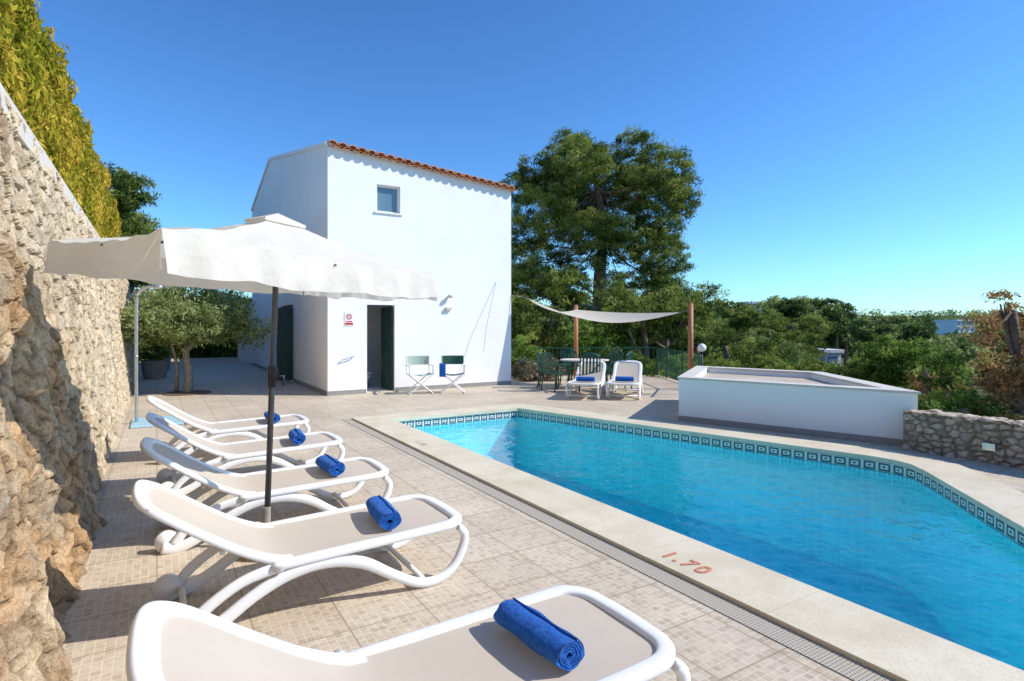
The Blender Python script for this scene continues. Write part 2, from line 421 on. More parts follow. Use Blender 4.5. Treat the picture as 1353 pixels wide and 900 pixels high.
TER=[(-.62,-3.5),(8.35,-3.5),(8.35,3.9),(10.75,6.1),(10.1,8.5),(11.7,9.75),(13.8,13.4),(10.3,15.4),(8.4,15.6),(8.4,33),(-.62,33)]
def terrace():
    loops=[[Vector((*p,0)) for p in TER],[Vector((*p,0)) for p in OUT]]
    tris=tessellate_polygon(loops); P=[(*p,0) for p in TER]+[(*p,0) for p in OUT]
    mb=MB(); mb.v=list(P); 
    for t in tris:
        a,b,c=[Vector(P[i]) for i in t]
        t=tuple(t) if (b-a).cross(c-a).z>0 else tuple(reversed(t)); mb.f.append(t)
    i=len(mb.v); m=len(TER)
    mb.v+=[(*p,0) for p in TER]+[(*p,-5) for p in TER]
    for k in range(m):
        j=(k+1)%m; mb.f.append((i+m+k,i+m+j,i+j,i+k))
    mb.obj('terrace_paving',M['tiles'])
terrace()

# ---------------------------------------------------------------- stone walls
def stone_wall(name,ys,zs,surf,cellsz,amp,colfn,seed,parent=None,gap=.035,warp=.035):
    r=random.Random(seed)
    ys=[float(a) for a in ys]; zs=[float(a) for a in zs]
    s0,s1,t0,t1=min(ys),max(ys),min(zs),max(zs)
    pts=[]
    t=t0-.1
    while t<t1+.2:
        hgt=cellsz*r.uniform(.5,.85)
        s=s0-.2+r.uniform(0,cellsz)
        while s<s1+.3:
            w=cellsz*r.uniform(.5,1.8); pts.append((s,t+r.uniform(-.35,.35)*hgt)); s+=w
        t+=hgt
    kd=kdtree.KDTree(len(pts))
    cols=[(r.random(),r.random(),r.uniform(-.5,1),r.uniform(-1,1),r.uniform(-1,1)) for _ in pts]
    for i,p in enumerate(pts): kd.insert((p[0]*.72,p[1],0),i)
    kd.balance()
    V=[];C=[]
    for s in ys:
        for t in zs:
            wx=noise.noise(Vector((s*6,t*6,seed)))*warp+noise.noise(Vector((s*19,t*19,seed)))*warp*.4; wy=noise.noise(Vector((s*6,t*6,seed+9)))*warp+noise.noise(Vector((s*19,t*19,seed+5)))*warp*.4
            res=kd.find_n(((s+wx)*.72,t+wy,0),2)
            i=res[0][1]; e=res[1][2]-res[0][2]
            m=min(1,max(0,(e-.006)/gap)); m=m*m*(3-2*m)
            cc=cols[i]
            q=pts[i]
            tilt=(s-q[0])*cc[3]*.25+(t-q[1])*cc[4]*.25
            p,nv,low=surf(s,t)
            rough=noise.fractal(Vector((s*5,t*5,seed+3)),1.0,2.0,4)*.028
            d=m*amp*(.6+.6*cc[2]+tilt*10)+rough
            p=p+nv*d
            V.append(tuple(p)); C.append(tuple(colfn(cc,m,s,t,low))+(1.0,))
    nt_=len(zs); f=[]
    for a in range(len(ys)-1):
        for b in range(nt_-1):
            f.append((a*nt_+b,(a+1)*nt_+b,(a+1)*nt_+b+1,a*nt_+b+1))
    mb=MB(); mb.v=V; mb.f=f; o=mb.obj(name,M['stone'],parent)
    at=o.data.color_attributes.new('stone_col','FLOAT_COLOR','POINT')
    at.data.foreach_set('color',np.array(C,dtype=np.float32).ravel())
    return o
wall=empty('stone_retaining_wall')
ys=list(np.arange(-1.0,1.6,.06))+list(np.arange(1.6,6.5,.015))+list(np.arange(6.5,12,.03))+list(np.arange(12,24,.07))
zs=list(np.arange(-.03,3.04,.016))
def lowf(s,t):
    a=noise.fractal(Vector((s*.55,t*.7,5)),1.0,2.0,3)
    return min(1,max(0,(1.75-t+a*2.0)/.6)) * min(1,max(0,(7.5-s)/2.0))
def surfL(s,t):
    low=lowf(s,t)
    x=-.52-.32*(t/3.06)
    big=noise.fractal(Vector((s*1.7,t*1.7,11)),1.0,2.0,4)
    x+=low*(.03+big*.10)+.02*noise.noise(Vector((s*2,t*2,2)))
    x+=.06*max(0,1-t/.35)*low
    return Vector((x,s,t)),Vector((1,0,0)),low
def colL(cc,m,s,t,low):
    st=np.array([.82,.67,.46])*(.60+.52*cc[0]); st=st*(1-.5*cc[1])+np.array([.72,.65,.54])*.5*cc[1]
    mort=np.array([.44,.34,.22])
    c=mort*(1-m)+st*m
    if low>0:
        a=noise.fractal(Vector((s*2.6,t*2.6,21)),1.0,2.0,4)
        br=np.array([.44,.29,.165])*(1+.7*a+.5*(cc[0]-.3))
        k=min(1,max(0,low*(.72+1.0*a)))
        c=c*(1-k)+np.maximum(br,.05)*k*(.55+.45*m)
    return tuple(float(min(.9,max(.03,x))) for x in c)
stone_wall('masonry_face',ys,zs,surfL,.18,.036,colL,4,wall,.020,.05)
mb=MB(); mb.box(-1.6,-1.5,2.9,-.80,24,3.06); mb.box(-1.6,-1.5,-.5,-1.05,24,2.9); mb.obj('wall_capping',M['boxtop'],wall)

low=empty('low_stone_wall')
def surfR(s,t): 
    return Vector((8.22,s,t)),Vector((-1,0,0)),0
def colR(cc,m,s,t,low_):
    st=np.array([.66,.58,.47])*(.7+.5*cc[0]); c=np.array([.28,.24,.19])*(1-m)+st*m
    return tuple(float(x) for x in c)
stone_wall('masonry_face',list(np.arange(3.72,-2.0,-.02)),list(np.arange(-.02,.50,.014)),surfR,.11,.026,colR,9,low,.02)
def surfT(s,t): return Vector((8.19+t,s,.482)),Vector((0,0,1)),0
stone_wall('rough_top',list(np.arange(-2.0,3.72,.03))[::-1],list(np.arange(0,.4,.03)),surfT,.16,.02,lambda cc,m,s,t,l: tuple(x*1.2 for x in colR(cc,m,s,t,l)),12,low)
mb=MB(); mb.box(8.28,-2,-.5,8.57,3.72,.46); mb.obj('wall_core',M['lavastone'],low)
mb=MB(); mb.box(8.10,2.72,.17,8.17,2.84,.25); mb.obj('wall_light',M['chrome'],low)

mb=MB(); mb.box(-60,-10,-4,-1.1,60,3.0); mb.obj('raised_ground',M['soil'])

# ---------------------------------------------------------------- white terrace box
bx=[(7.46,6.8),(8.47,3.66),(10.55,6.16),(9.88,8.48)]
tb=empty('white_rendered_platform')
mb=MB(); inn=offset(bx,-.22)
for i in range(4):
    j=(i+1)%4
    mb.quad((*bx[i],-.01),(*bx[j],-.01),(*bx[j],.70),(*bx[i],.70))
    mb.quad((*inn[j],.5),(*inn[i],.5),(*inn[i],.70),(*inn[j],.70))
mb.obj('walls',M['plaster'],tb)
mb=MB(); o2=offset(bx,.02); i2=offset(bx,-.235)
ring(mb,i2,o2,.735)
for i in range(4):
    j=(i+1)%4
    mb.quad((*o2[i],.702),(*o2[j],.702),(*o2[j],.735),(*o2[i],.735)); mb.quad((*i2[j],.702),(*i2[i],.702),(*i2[i],.735),(*i2[j],.735))
    mb.quad((*o2[j],.702),(*o2[i],.702),(*bx[i],.702),(*bx[j],.702))
mb.obj('capping',M['boxtop'],tb)
mb=MB(); mb.quad(*[(*p,.62) for p in inn]); mb.obj('top_surface',M['tiles'],tb)
mb=MB(); b3=offset(bx,.012)
for i in range(4):
    j=(i+1)%4; mb.quad((*b3[i],0),(*b3[j],0),(*b3[j],.09),(*b3[i],.09)); mb.quad((*b3[i],.09),(*b3[j],.09),(*bx[j],.09),(*bx[i],.09))
mb.obj('skirting',M['skirt'],tb)

# ---------------------------------------------------------------- house
house=empty('white_villa')
X0,X1,Y0=3.31,8.2,13.39; YR,YB=21.2,25.6
def roofz(x,y):
    b=5.70-.09*(x-X0)
    return b+.2*(y-Y0) if y<=YR else b+.2*(YR-Y0)-.23*(y-YR)
def wallgrid(mb,mapf,cs,ct,topf,holes,dep):
    cs=sorted(set(cs)); ct=sorted(set(ct))
    for a in range(len(cs)-1):
        for b in range(len(ct)):
            s0,s1=cs[a],cs[a+1]; t0=ct[b]
            last=b==len(ct)-1
            ta=topf(s0) if last else ct[b+1]; tb_=topf(s1) if last else ct[b+1]
            sm=(s0+s1)/2; tm=(t0+(ta+tb_)/2)/2
            if any(h[0]<sm<h[1] and h[2]<tm<h[3] for h in holes): continue
            mb.quad(mapf(s0,t0,0),mapf(s1,t0,0),mapf(s1,tb_,0),mapf(s0,ta,0))
    for (a,b,c,d) in holes:
        mb.quad(mapf(a,c,0),mapf(a,d,0),mapf(a,d,dep),mapf(a,c,dep)); mb.quad(mapf(b,c,0),mapf(b,d,0),mapf(b,d,dep),mapf(b,c,dep))
        mb.quad(mapf(a,d,0),mapf(b,d,0),mapf(b,d,dep),mapf(a,d,dep)); mb.quad(mapf(a,c,0),mapf(b,c,0),mapf(b,c,dep),mapf(a,c,dep))
mb=MB()
DOOR=(4.22,4.90,.02,2.09); WIN=(4.46,5.04,4.31,4.96)
wallgrid(mb,lambda s,t,d:(s,Y0+d,t),[X0,4.22,4.90,4.46,5.04,X1],[0,.02,2.09,4.31,4.96],lambda s:roofz(s,Y0),[DOOR,WIN],.2)
LD=(17.3,19.3,.02,2.2)
wallgrid(mb,lambda s,t,d:(X0+d,s,t),[Y0,17.3,19.3,YR,YB],[0,.02,2.2],lambda s:roofz(X0,s),[LD],.2)
mb.quad((X1,Y0,0),(X1,YB,0),(X1,YB,roofz(X1,YB)),(X1,YR,roofz(X1,YR)),(X1,Y0,roofz(X1,Y0)))
mb.quad((X1,YB,0),(X0,YB,0),(X0,YB,roofz(X0,YB)),(X1,YB,roofz(X1,YB)))
mb.box(3.36,YB+.003,0,7.5,31,2.55)
mb.obj('walls',M['plaster'],house)
mb=MB()
for (ya,yb) in ((Y0,YR),(YR,YB)):
    p=[(X0-.05,ya,roofz(X0,ya)-.02),(X0-.05,yb,roofz(X0,yb)-.02),(X0-.05,yb,roofz(X0,yb)+.07),(X0-.05,ya,roofz(X0,ya)+.07)]
    q=[(X0+.15,a[1],a[2]) for a in p]
    mb.quad(*p[::-1]); mb.quad(p[3],p[2],q[2],q[3]); mb.quad(p[0],p[1],q[1],q[0]); mb.quad(p[0],q[0],q[3],p[3])
mb.obj('gable_verge',M['plaster'],house)
mb=MB(); mb.box(4.05,Y0+.21,.01,6.1,15.6,2.4)
mb.f=[f[::-1] for f in mb.f]; mb.f.pop(2)
mb.obj('bathroom',M['room'],house)
mb=MB(); mb.box(4.84,Y0+.06,.03,4.885,Y0+.82,2.05)
for k in range(12): mb.box(4.825,Y0+.14,.2+k*.15,4.84,Y0+.74,.30+k*.15)
mb.obj('front_door_leaf',M['door'],house)
mb=MB(); mb.box(4.20,Y0-.02,-.01,4.92,Y0+.2,.025); mb.obj('doorstep',M['coping'],house)
mb=MB(); mb.tube([(4.5,14.55,.02),(4.5,14.55,.2),(4.5,14.5,.38)],[.11,.10,.19],[.14,.13,.23],seg=16,ref=(0,1,0)); mb.tube([(4.5,14.5,.385),(4.5,14.5,.41)],.2,.24,seg=16,ref=(0,1,0)); mb.box(4.3,14.78,.36,4.7,14.95,.78)
mb.obj('toilet',M['globe'],house,True)
mb=MB()
mb.box(4.46,Y0+.10,4.31,4.50,Y0+.15,4.96); mb.box(5.0,Y0+.10,4.31,5.04,Y0+.15,4.96); mb.box(4.50,Y0+.10,4.31,5.0,Y0+.15,4.35); mb.box(4.50,Y0+.10,4.92,5.0,Y0+.15,4.96)
mb.box(4.40,Y0-.035,4.27,5.10,Y0+.1,4.308)
mb.obj('window_frame',M['plastic'],house)
mb=MB(); mb.box(4.5,Y0+.12,4.35,5.0,Y0+.13,4.92); mb.obj('window_glass',M['glass'],house)
mb=MB(); mb.box(X0+.14,17.3,.03,X0+.19,19.3,2.2); mb.obj('side_door_glass',M['glass'],house)
mb=MB()
for a,b in ((17.3,17.4),(18.25,18.35),(19.2,19.3)): mb.box(X0+.08,a,.03,X0+.138,b,2.2)
mb.box(X0+.08,17.4,2.1,X0+.138,19.2,2.2); mb.box(X0+.08,17.4,.03,X0+.138,19.2,.15)
mb.box(X0-.45,17.22,.05,X0-.02,17.27,2.1)
mb.obj('side_door_frame',M['door'],house)
mb=MB(); mb.box(X0-.012,Y0-.012,0,4.2,Y0,.10); mb.box(4.92,Y0-.012,0,X1,Y0,.10); mb.box(X0-.012,Y0,0,X0,17.2,.10); mb.box(X0-.012,19.35,0,X0,YB,.10)
mb.obj('skirting',M['skirt'],house)
mb=MB(); per=.225; nt_=int((X1+.12-(X0-.02))/per)+1
for k in range(nt_):
    xc=X0-.0+per*(k+.5)-.03
    if xc>X1+.1: break
    yy=Y0-.17+random.uniform(-.012,.012)
    prof=[]
    for j in range(9):
        an=math.pi*j/8; prof.append((-math.cos(an)*.098,math.sin(an)*.085))
    rows=[]
    for r_,y in enumerate([yy,Y0+2,YR]):
        zb=roofz(xc,y)
        rows.append([(xc+a,y,zb+.045+b) for a,b in prof]+[(xc+a*.84,y,zb+.045+b*.78) for a,b in prof[::-1]])
    for r_ in range(2):
        m_=len(rows[0])
        for j in range(m_):
            j2=(j+1)%m_; mb.quad(rows[r_][j],rows[r_][j2],rows[r_+1][j2],rows[r_+1][j])
    fr=rows[0]
    for j in range(8): mb.quad(fr[j],fr[j+1],fr[16-j],fr[17-j])
    xg=xc+per/2
    prof=[(-math.cos(math.pi*j/6)*.09,-math.sin(math.pi*j/6)*.055) for j in range(7)]
    A=[(xg+a,yy+.03,roofz(xg,yy)+.06+b) for a,b in prof]; B=[(xg+a,YR,roofz(xg,YR)+.06+b) for a,b in prof]
    A2=[(a[0],a[1],a[2]-.014) for a in A]
    for j in range(6): mb.quad(A[j],A[j+1],B[j+1],B[j]); mb.quad(A[j],A2[j],A2[j+1],A[j+1]); mb.quad(A2[j],A2[j+1],(B[j+1][0],B[j+1][1],B[j+1][2]-.02),(B[j][0],B[j][1],B[j][2]-.02))
mb.obj('roof_tiles',M['terracotta'],house,True)
mb=MB()
a=lambda x,y,dz:(x,y,roofz(x,y)+dz)
mb.quad(a(X0-.02,Y0,.01),a(X1+.05,Y0,.01),a(X1+.05,YR,.01),a(X0-.02,YR,.01)); mb.quad(a(X0-.02,YR,.01),a(X1+.05,YR,.01),a(X1+.05,YB,.01),a(X0-.02,YB,.01))
mb.obj('roof_deck',M['terracotta'],house)
mb=MB(); mb.box(3.69,Y0-.012,1.59,3.90,Y0-.003,1.9); mb.obj('no_smoking_sign_board',M['plastic'],house)
mb=MB(); 
pts=[(3.795+.055*math.cos(t),Y0-.0165,1.80+.055*math.sin(t)) for t in np.linspace(0,2*math.pi,25)]
mb.tube(pts,.009,.003,ref=(0,1,0),seg=6); mb.tube([(3.76,Y0-.0165,1.84),(3.83,Y0-.0165,1.76)],.007,.003,ref=(0,1,0),seg=6)
mb.box(3.705,Y0-.018,1.615,3.885,Y0-.0125,1.66); mb.box(3.725,Y0-.018,1.68,3.865,Y0-.0125,1.70); mb.obj('no_smoking_sign_print',M['red'],house)
mb=MB(); mb.tube([(6.32,Y0-.01,2.32),(6.32,Y0-.07,2.33)],.035,seg=10); mb.ball((6.34,Y0-.11,2.34),.06,(1.2,1,.8)); mb.box(6.24,Y0-.08,1.99,6.40,Y0,2.06); mb.obj('wall_light',M['boxtop'],house,bevel=.005)
mb=MB(); mb.tube([(3.62,Y0-.012,.80),(3.62,Y0-.06,.80),(3.9,Y0-.06,.88),(3.9,Y0-.012,.88)],.012,seg=6); mb.obj('towel_hook',M['chrome'],house)
mb=MB(); mb.tube([(7.72,Y0-.01,2.75),(7.3,Y0-.25,1.6),(7.15,Y0-.35,.9)],.006,seg=5); mb.obj('rope_shadow_line',M['skirt'],house)  # thin grey tube standing in for the sail rope's shadow

# ---------------------------------------------------------------- sun loungers
def lounger_meshes():
    W=.66
    fr=MB(); 
    H=(0,0,1)
    seat=[(.60,0,.315),(.9,0,.325),(1.25,0,.335),(1.55,0,.345),(1.66,.015,.35),(1.73,.09,.345),(1.75,.2,.34),(1.755,W/2,.34),(1.75,W-.2,.34),(1.73,W-.09,.345),(1.66,W-.015,.35),(1.55,W,.345),(1.25,W,.335),(.9,W,.325),(.60,W,.315)]
    fr.tube(seat,.036,.022,ref=H,seg=12,power=.55,smooth=4)
    bn=Vector((.5,0,.86))
    zb=lambda z:.315+(z-.315)*.76
    back=[(x,y,zb(z)) for (x,y,z) in [(.70,.03,.325),(.6,.03,.355),(.45,.03,.45),(.28,.03,.595),(.12,.035,.745),(.045,.07,.81),(.01,.15,.84),(.0,W/2,.848),(.01,W-.15,.84),(.045,W-.07,.81),(.12,W-.035,.745),(.28,W-.03,.595),(.45,W-.03,.45),(.6,W-.03,.355),(.70,W-.03,.325)]]
    fr.tube(back,.04,.02,ref=bn,seg=12,power=.55,smooth=4)
    for y in (-.005,W+.005):
        leg=[(.10,y,.045),(.20,y,.03),(.34,y,.085),(.50,y,.185),(.68,y,.262),(.88,y,.285),(1.08,y,.235),(1.26,y,.125),(1.42,y,.04),(1.55,y,.028),(1.66,y,.085),(1.725,y,.19),(1.74,y,.27),(1.70,y,.325)]
        fr.tube(leg,[.038,.04,.034,.032,.034,.036,.034,.03,.028,.028,.028,.028,.026,.024],.022,ref=(0,1,0),seg=10,power=.7,smooth=4)
        fr.tube([(.17,y,.05),(.26,y,.16),(.44,y,.27),(.62,y,.31)],[.03,.03,.028,.03],.018,ref=(0,1,0),seg=8,power=.7,smooth=4)
        yy=.035 if y<.1 else W-.035
        fr.tube([(.13,yy-.022,.075),(.13,yy+.022,.075)],.075,seg=20,ref=(0,0,1))
        fr.tube([(.62,y-.03,.32),(.62,y+.03,.32)],.033,seg=14)
    for (x,z) in ((.2,.06),(.72,.26),(1.45,.06)):
        fr.tube([(x,0,z),(x,W,z)],.018,seg=8)
    fr.tube([(.36,.04,.425),(.36,W-.04,.425)],.014,.014,seg=6); 
    sl=MB()
    prof=[(1.735,.348),(1.6,.352),(1.25,.343),(.9,.333),(.72,.332)]+[(x,zb(z)+.002) for x,z in [(.63,.348),(.56,.385),(.45,.463),(.28,.608),(.12,.757),(.03,.83)]]
    def grid(p,y0,y1):
        ny=10; i0=len(sl.v)
        for (x,z) in p:
            for j in range(ny+1):
                t=j/ny; y=y0+(y1-y0)*t; s=4*t*(1-t)
                sl.v.append((x,y,z-.014*s+.002))
        for a in range(len(p)-1):
            for j in range(ny):
                k=i0+a*(ny+1)+j; sl.f.append((k,k+ny+1,k+ny+2,k+1))
    grid(prof,.028,W-.028)
    return fr.mesh('frame',M['plastic'],True), sl.mesh('sling',M['sling'],True)
LM=lounger_meshes()
def lounger(x,y,rot=0):
    e=empty('sun_lounger',(x,y,0),rot)
    o=link(bpy.data.objects.new('frame',LM[0])); o.parent=e
    o=link(bpy.data.objects.new('sling',LM[1])); o.parent=e
def towel_mesh(seed):
    mb=MB()
    turn=4.2;n=110;R0,R1=.012,.060
    outer=[];inner=[]
    for k in range(n+1):
        a=turn*2*math.pi*k/n; rr=R0+(R1-R0)*k/n
        th=.0055
        sq=1+.05*math.sin(2*a+1)
        for l,o_ in ((outer,th),(inner,-th*.75)):
            l.append(((rr+o_)*math.cos(a)*1.12*sq,(rr+o_)*math.sin(a)*.92))
    loop=outer+inner[::-1]; m=len(loop); ny=26; L_=.40
    for q in range(ny+1):
        y=-L_/2+L_*q/ny
        e=1-.05*(abs(q/ny-.5)*2)**5+.03*noise.noise(Vector((seed*3,y*8,1)))
        for idx,(a,b) in enumerate(loop):
            ns=noise.noise(Vector((a*22,y*9,b*22+seed)))*.006
            mb.v.append((a*e+ns,y+noise.noise(Vector((a*30,seed,b*30)))*.012*(1 if q in(0,ny) else 0),b*e+ns))
    for q in range(ny):
        for j in range(m):
            j2=(j+1)%m; mb.f.append((q*m+j,q*m+j2,(q+1)*m+j2,(q+1)*m+j))
    for q in (0,ny):
        for k in range(n):
            a,b=k,k+1; c,d=m-1-(k+1),m-1-k
            mb.f.append((q*m+a,q*m+b,q*m+c,q*m+d))
    return mb.mesh('towel',M['towel'],True)
TM=[towel_mesh(s) for s in (1,2,3)]
for k,y in enumerate((1.56,3.28,4.72,6.2,7.78)):
    x=-.07+(.035,0,.0,.02,.0)[k]
    lounger(x,y,math.radians((-.8,.6,-.8,.5,-.6)[k]))
    o=link(bpy.data.objects.new('rolled_towel',TM[k%3])); o.location=(1.26+(.0,-.03,.0,.02,.02)[k],y+.31,.350+.057); o.rotation_euler=(0,random.uniform(-.3,.3),math.radians((4,-5,3,-4,2)[k]))
for (fx,fy) in ((7.72,9.72),(8.47,9.28)):
    th=math.radians(180+43)
    dx,dy=math.cos(th),math.sin(th)
    hx,hy=fx-dx*1.75,fy-dy*1.75
    lounger(hx+.33*math.sin(th),hy-.33*math.cos(th),th)
    o=link(bpy.data.objects.new('rolled_towel',TM[1])); o.location=(fx-dx*.55,fy-dy*.55,.407); o.rotation_euler=(0,0,th)

# ---------------------------------------------------------------- parasol
par=empty('parasol')
A=Vector((-.60,4.75,2.14));B=Vector((.02,3.095,2.04));C=Vector((1.95,4.36,2.01));D=Vector((1.25,6.02,2.10));AP=Vector((.75,4.47,2.38))
mb=MB(); val=MB()
cor=[A,B,C,D]
for i in range(4):
    p,q=cor[i],cor[(i+1)%4]; nu,nv=24,14; i0=len(mb.v)
    for a in range(nv+1):
        t=a/nv
        for b in range(nu+1):
            s=b/nu; e=p.lerp(q,s); w=AP.lerp(e,t)
            sag=4*s*(1-s)*t
            mid=(p+q)/2
            w=w+(AP-mid).normalized()*0.04*sag*t
            z=w.z-.04*sag*(1-.3*t)-.03*math.sin(math.pi*t)+.018*noise.noise(Vector((w.x*4,w.y*4,i)))*min(1,t*2)+.006*math.sin(s*34)*t**3
            mb.v.append((w.x,w.y,z))
            if a==nv: val.v.append((w.x,w.y,z))
    for a in range(nv):
        for b in range(nu):
            k=i0+a*(nu+1)+b; mb.f.append((k,k+nu+1,k+nu+2,k+1))
    j0=len(val.v)-(nu+1); edge=val.v[j0:]; del val.v[j0:]
    nn=70; j0=len(val.v); out=Vector(((q-p).y,-(q-p).x,0)).normalized()
    if out.dot(((p+q)/2-AP))<0: out=-out
    for r_ in range(6):
        for b in range(nn+1):
            s=b/nn; f=s*nu; k=min(int(f),nu-1); e=Vector(edge[k]).lerp(Vector(edge[k+1]),f-k)
            drop=(.20+.010*math.sin(s*17+i))*r_/5
            wv=(.020*math.sin(s*31+i*2+.6*math.sin(s*9))+.012*math.sin(s*63+i)+.016*noise.noise(Vector((s*5,i,r_*.2))))*r_/5
            val.v.append(tuple(e+out*(.012*r_/5+wv)-Vector((0,0,drop))))
    for r_ in range(5):
        for b in range(nn):
            k=j0+r_*(nn+1)+b; val.f.append((k,k+1,k+nn+2,k+nn+1))
mb.obj('canopy',M['canopy'],par,True); val.obj('valance',M['canopy'],par,True)
mb=MB(); tp=AP+Vector((0,0,.035)); 
cc=[AP+(c-AP)*.16+Vector((0,0,.018)) for c in cor]
for i in range(4):
    p,q=cc[i],cc[(i+1)%4]
    mb.quad(tp,p,q); mb.quad(p,p-Vector((0,0,.02)),q-Vector((0,0,.02)),q)
mb.obj('vent_cap',M['canopy'],par)
mb=MB(); base=Vector((.67,4.46,0))
mb.tube([base+Vector((0,0,.05)),AP-Vector((0,0,.04))],.021,seg=14)
for c in cor+[(cor[i]+cor[(i+1)%4])/2 for i in range(4)]:
    e=AP.lerp(c,.975)-Vector((0,0,.05)); mb.tube([AP-Vector((0,0,.09)),AP.lerp(c,.5)-Vector((0,0,.09)),e],.006,seg=5)
    mb.tube([AP-Vector((0,0,.42)),AP.lerp(c,.5)-Vector((0,0,.09))],.005,seg=5)
mb.obj('pole_and_ribs',M['pole'],par,True)
mb=MB(); mid=base.lerp(AP,.52); mb.tube([mid-Vector((0,0,.08)),mid+Vector((0,0,.07))],.033,seg=12); mb.box(mid.x-.02,mid.y-.085,mid.z-.03,mid.x+.03,mid.y,mid.z+.045)
mb.tube([mid+Vector((0,-.07,0)),mid+Vector((.06,-.1,.0)),mid+Vector((.06,-.1,-.07))],.009,seg=6)
m3=base.lerp(AP,.82); mb.tube([m3-Vector((0,0,.03)),m3+Vector((0,0,.03))],.03,seg=12)
mb.obj('crank_housing',M['black'],par,True)
mb=MB(); mb.tube([(.67,4.40,0),(.67,4.40,.06)],.2,seg=32,ref=(0,1,0)); mb.tube([(.67,4.46,.05),(.67,4.46,.3)],.03,seg=14,ref=(0,1,0)); mb.obj('base',M['lavastone'],par)

# ---------------------------------------------------------------- outdoor shower
sh=empty('outdoor_shower')
mb=MB(); mb.tube([(-.28,11.2,0),(-.28,11.2,1.9),(-.26,11.2,2.1),(-.15,11.18,2.22),(.02,11.15,2.24)],.026,seg=10,smooth=5); mb.tube([(.02,11.15,2.25),(.03,11.15,2.2)],.07,seg=14,ref=(0,1,0))
mb.tube([(-.28,11.14,1.1),(-.28,11.05,1.1)],.03,seg=10)
mb.obj('shower_column',M['chrome'],sh,True)
mb=MB(); mb.box(-.35,10.7,.004,.55,11.7,.03); mb.obj('shower_tray',M['tray'],sh,bevel=.008)

# ---------------------------------------------------------------- director chairs
def dchair(x,y,rot,canvas,towel=False):
    e=empty('director_chair',(x,y,0),rot)
    fr=MB(); w=.27;d=.22
    for yy in (-d,d):
        fr.tube([(-w,yy,.02),(w,yy,.46)],.013,.016,ref=(0,1,0),seg=6); fr.tube([(w,yy+.02,.02),(-w,yy+.02,.46)],.013,.016,ref=(0,1,0),seg=6)
        for xx in (-w,w): fr.tube([(xx,yy,.44),(xx,yy,.66 if yy<0 else .86)],.014,seg=6,ref=(1,0,0))
    for xx in (-w,w):
        fr.box(xx-.03,-d-.03,.655,xx+.03,d+.06,.68); fr.tube([(xx,-d-.02,.02),(xx,d+.04,.02)],.016,seg=6); fr.tube([(xx,-d,.46),(xx,d,.46)],.014,seg=6)
    fr.obj('frame',M['plastic'],e)
    cb=MB()
    for (z0,z1,yy) in ((.66,.87,d),):
        n=8; i0=len(cb.v)
        for k in range(n+1):
            t=k/n; xx=-w+2*w*t; b=yy+.05*4*t*(1-t)
            cb.v+=[(xx,b,z0),(xx,b,z1)]
        for k in range(n): cb.f.append((i0+2*k,i0+2*k+2,i0+2*k+3,i0+2*k+1))
    i0=len(cb.v)
    for k in range(9):
        t=k/8; xx=-w+2*w*t; z=.47-.05*4*t*(1-t); cb.v+=[(xx,-d,z),(xx,d,z)]
    for k in range(8): cb.f.append((i0+2*k,i0+2*k+2,i0+2*k+3,i0+2*k+1))
    cb.obj('canvas',canvas,e)
    if towel:
        t=MB()
        t.box(-w-.048,-.2,.40,-w-.032,.12,.684)
        t.box(-w-.048,-.25,.685,-w+.06,.12,.70); t.box(-w-.04,-.262,.40,-w+.10,-.25,.70)
        t.obj('towel',M['towel'],e,bevel=.006)
dchair(5.27,12.72,math.radians(-12),M['pale_green'])
dchair(6.0,12.45,math.radians(-25),M['green_canvas'],True)

# ---------------------------------------------------------------- dining set
def gchair(x,y,rot):
    e=empty('garden_chair',(x,y,0),rot); m=MB()
    m.box(-.22,-.22,.41,.22,.22,.435)
    for sx in (-.24,.24):
        m.tube([(sx*1.08,-.24,0),(sx,-.22,.42),(sx,-.23,.64)],.018,seg=6); m.tube([(sx*1.05,.27,0),(sx,.22,.42),(sx*.95,.29,.88)],.018,seg=6,smooth=3)
        m.tube([(sx,-.25,.64),(sx*1.03,0,.655),(sx,.25,.64)],.03,.012,seg=8,smooth=3)
    m.tube([(-.22,.29,.86),(-.12,.31,.92),(0,.315,.935),(.12,.31,.92),(.22,.29,.86)],.014,.03,seg=8,smooth=3)
    for k in range(5):
        xx=-.16+.08*k; m.tube([(xx,.22,.43),(xx,.27,.65),(xx,.305,.9)],.026,.008,ref=(0,1,0),seg=6)
    m.obj('shell',M['green_pl'],e,False)
tx,ty=9.3,11.6
tbl=empty('garden_table',(tx,ty,0),math.radians(-30)); m=MB()
m.tube([(0,0,.70),(0,0,.735)],.62,.48,seg=28,ref=(0,1,0))
m.obj('table_top',M['boxtop'],tbl,bevel=.008); m=MB()
for sx,sy in ((-.4,-.28),(.4,-.28),(.4,.28),(-.4,.28)): m.tube([(sx,sy,0),(sx*.8,sy*.8,.7)],.025,seg=8)
m.obj('table_legs',M['green_pl'],tbl)
for an in (10,75,140,185,240,300):
    a=math.radians(an); gchair(tx+.95*math.cos(a),ty+.85*math.sin(a),a-math.pi/2)

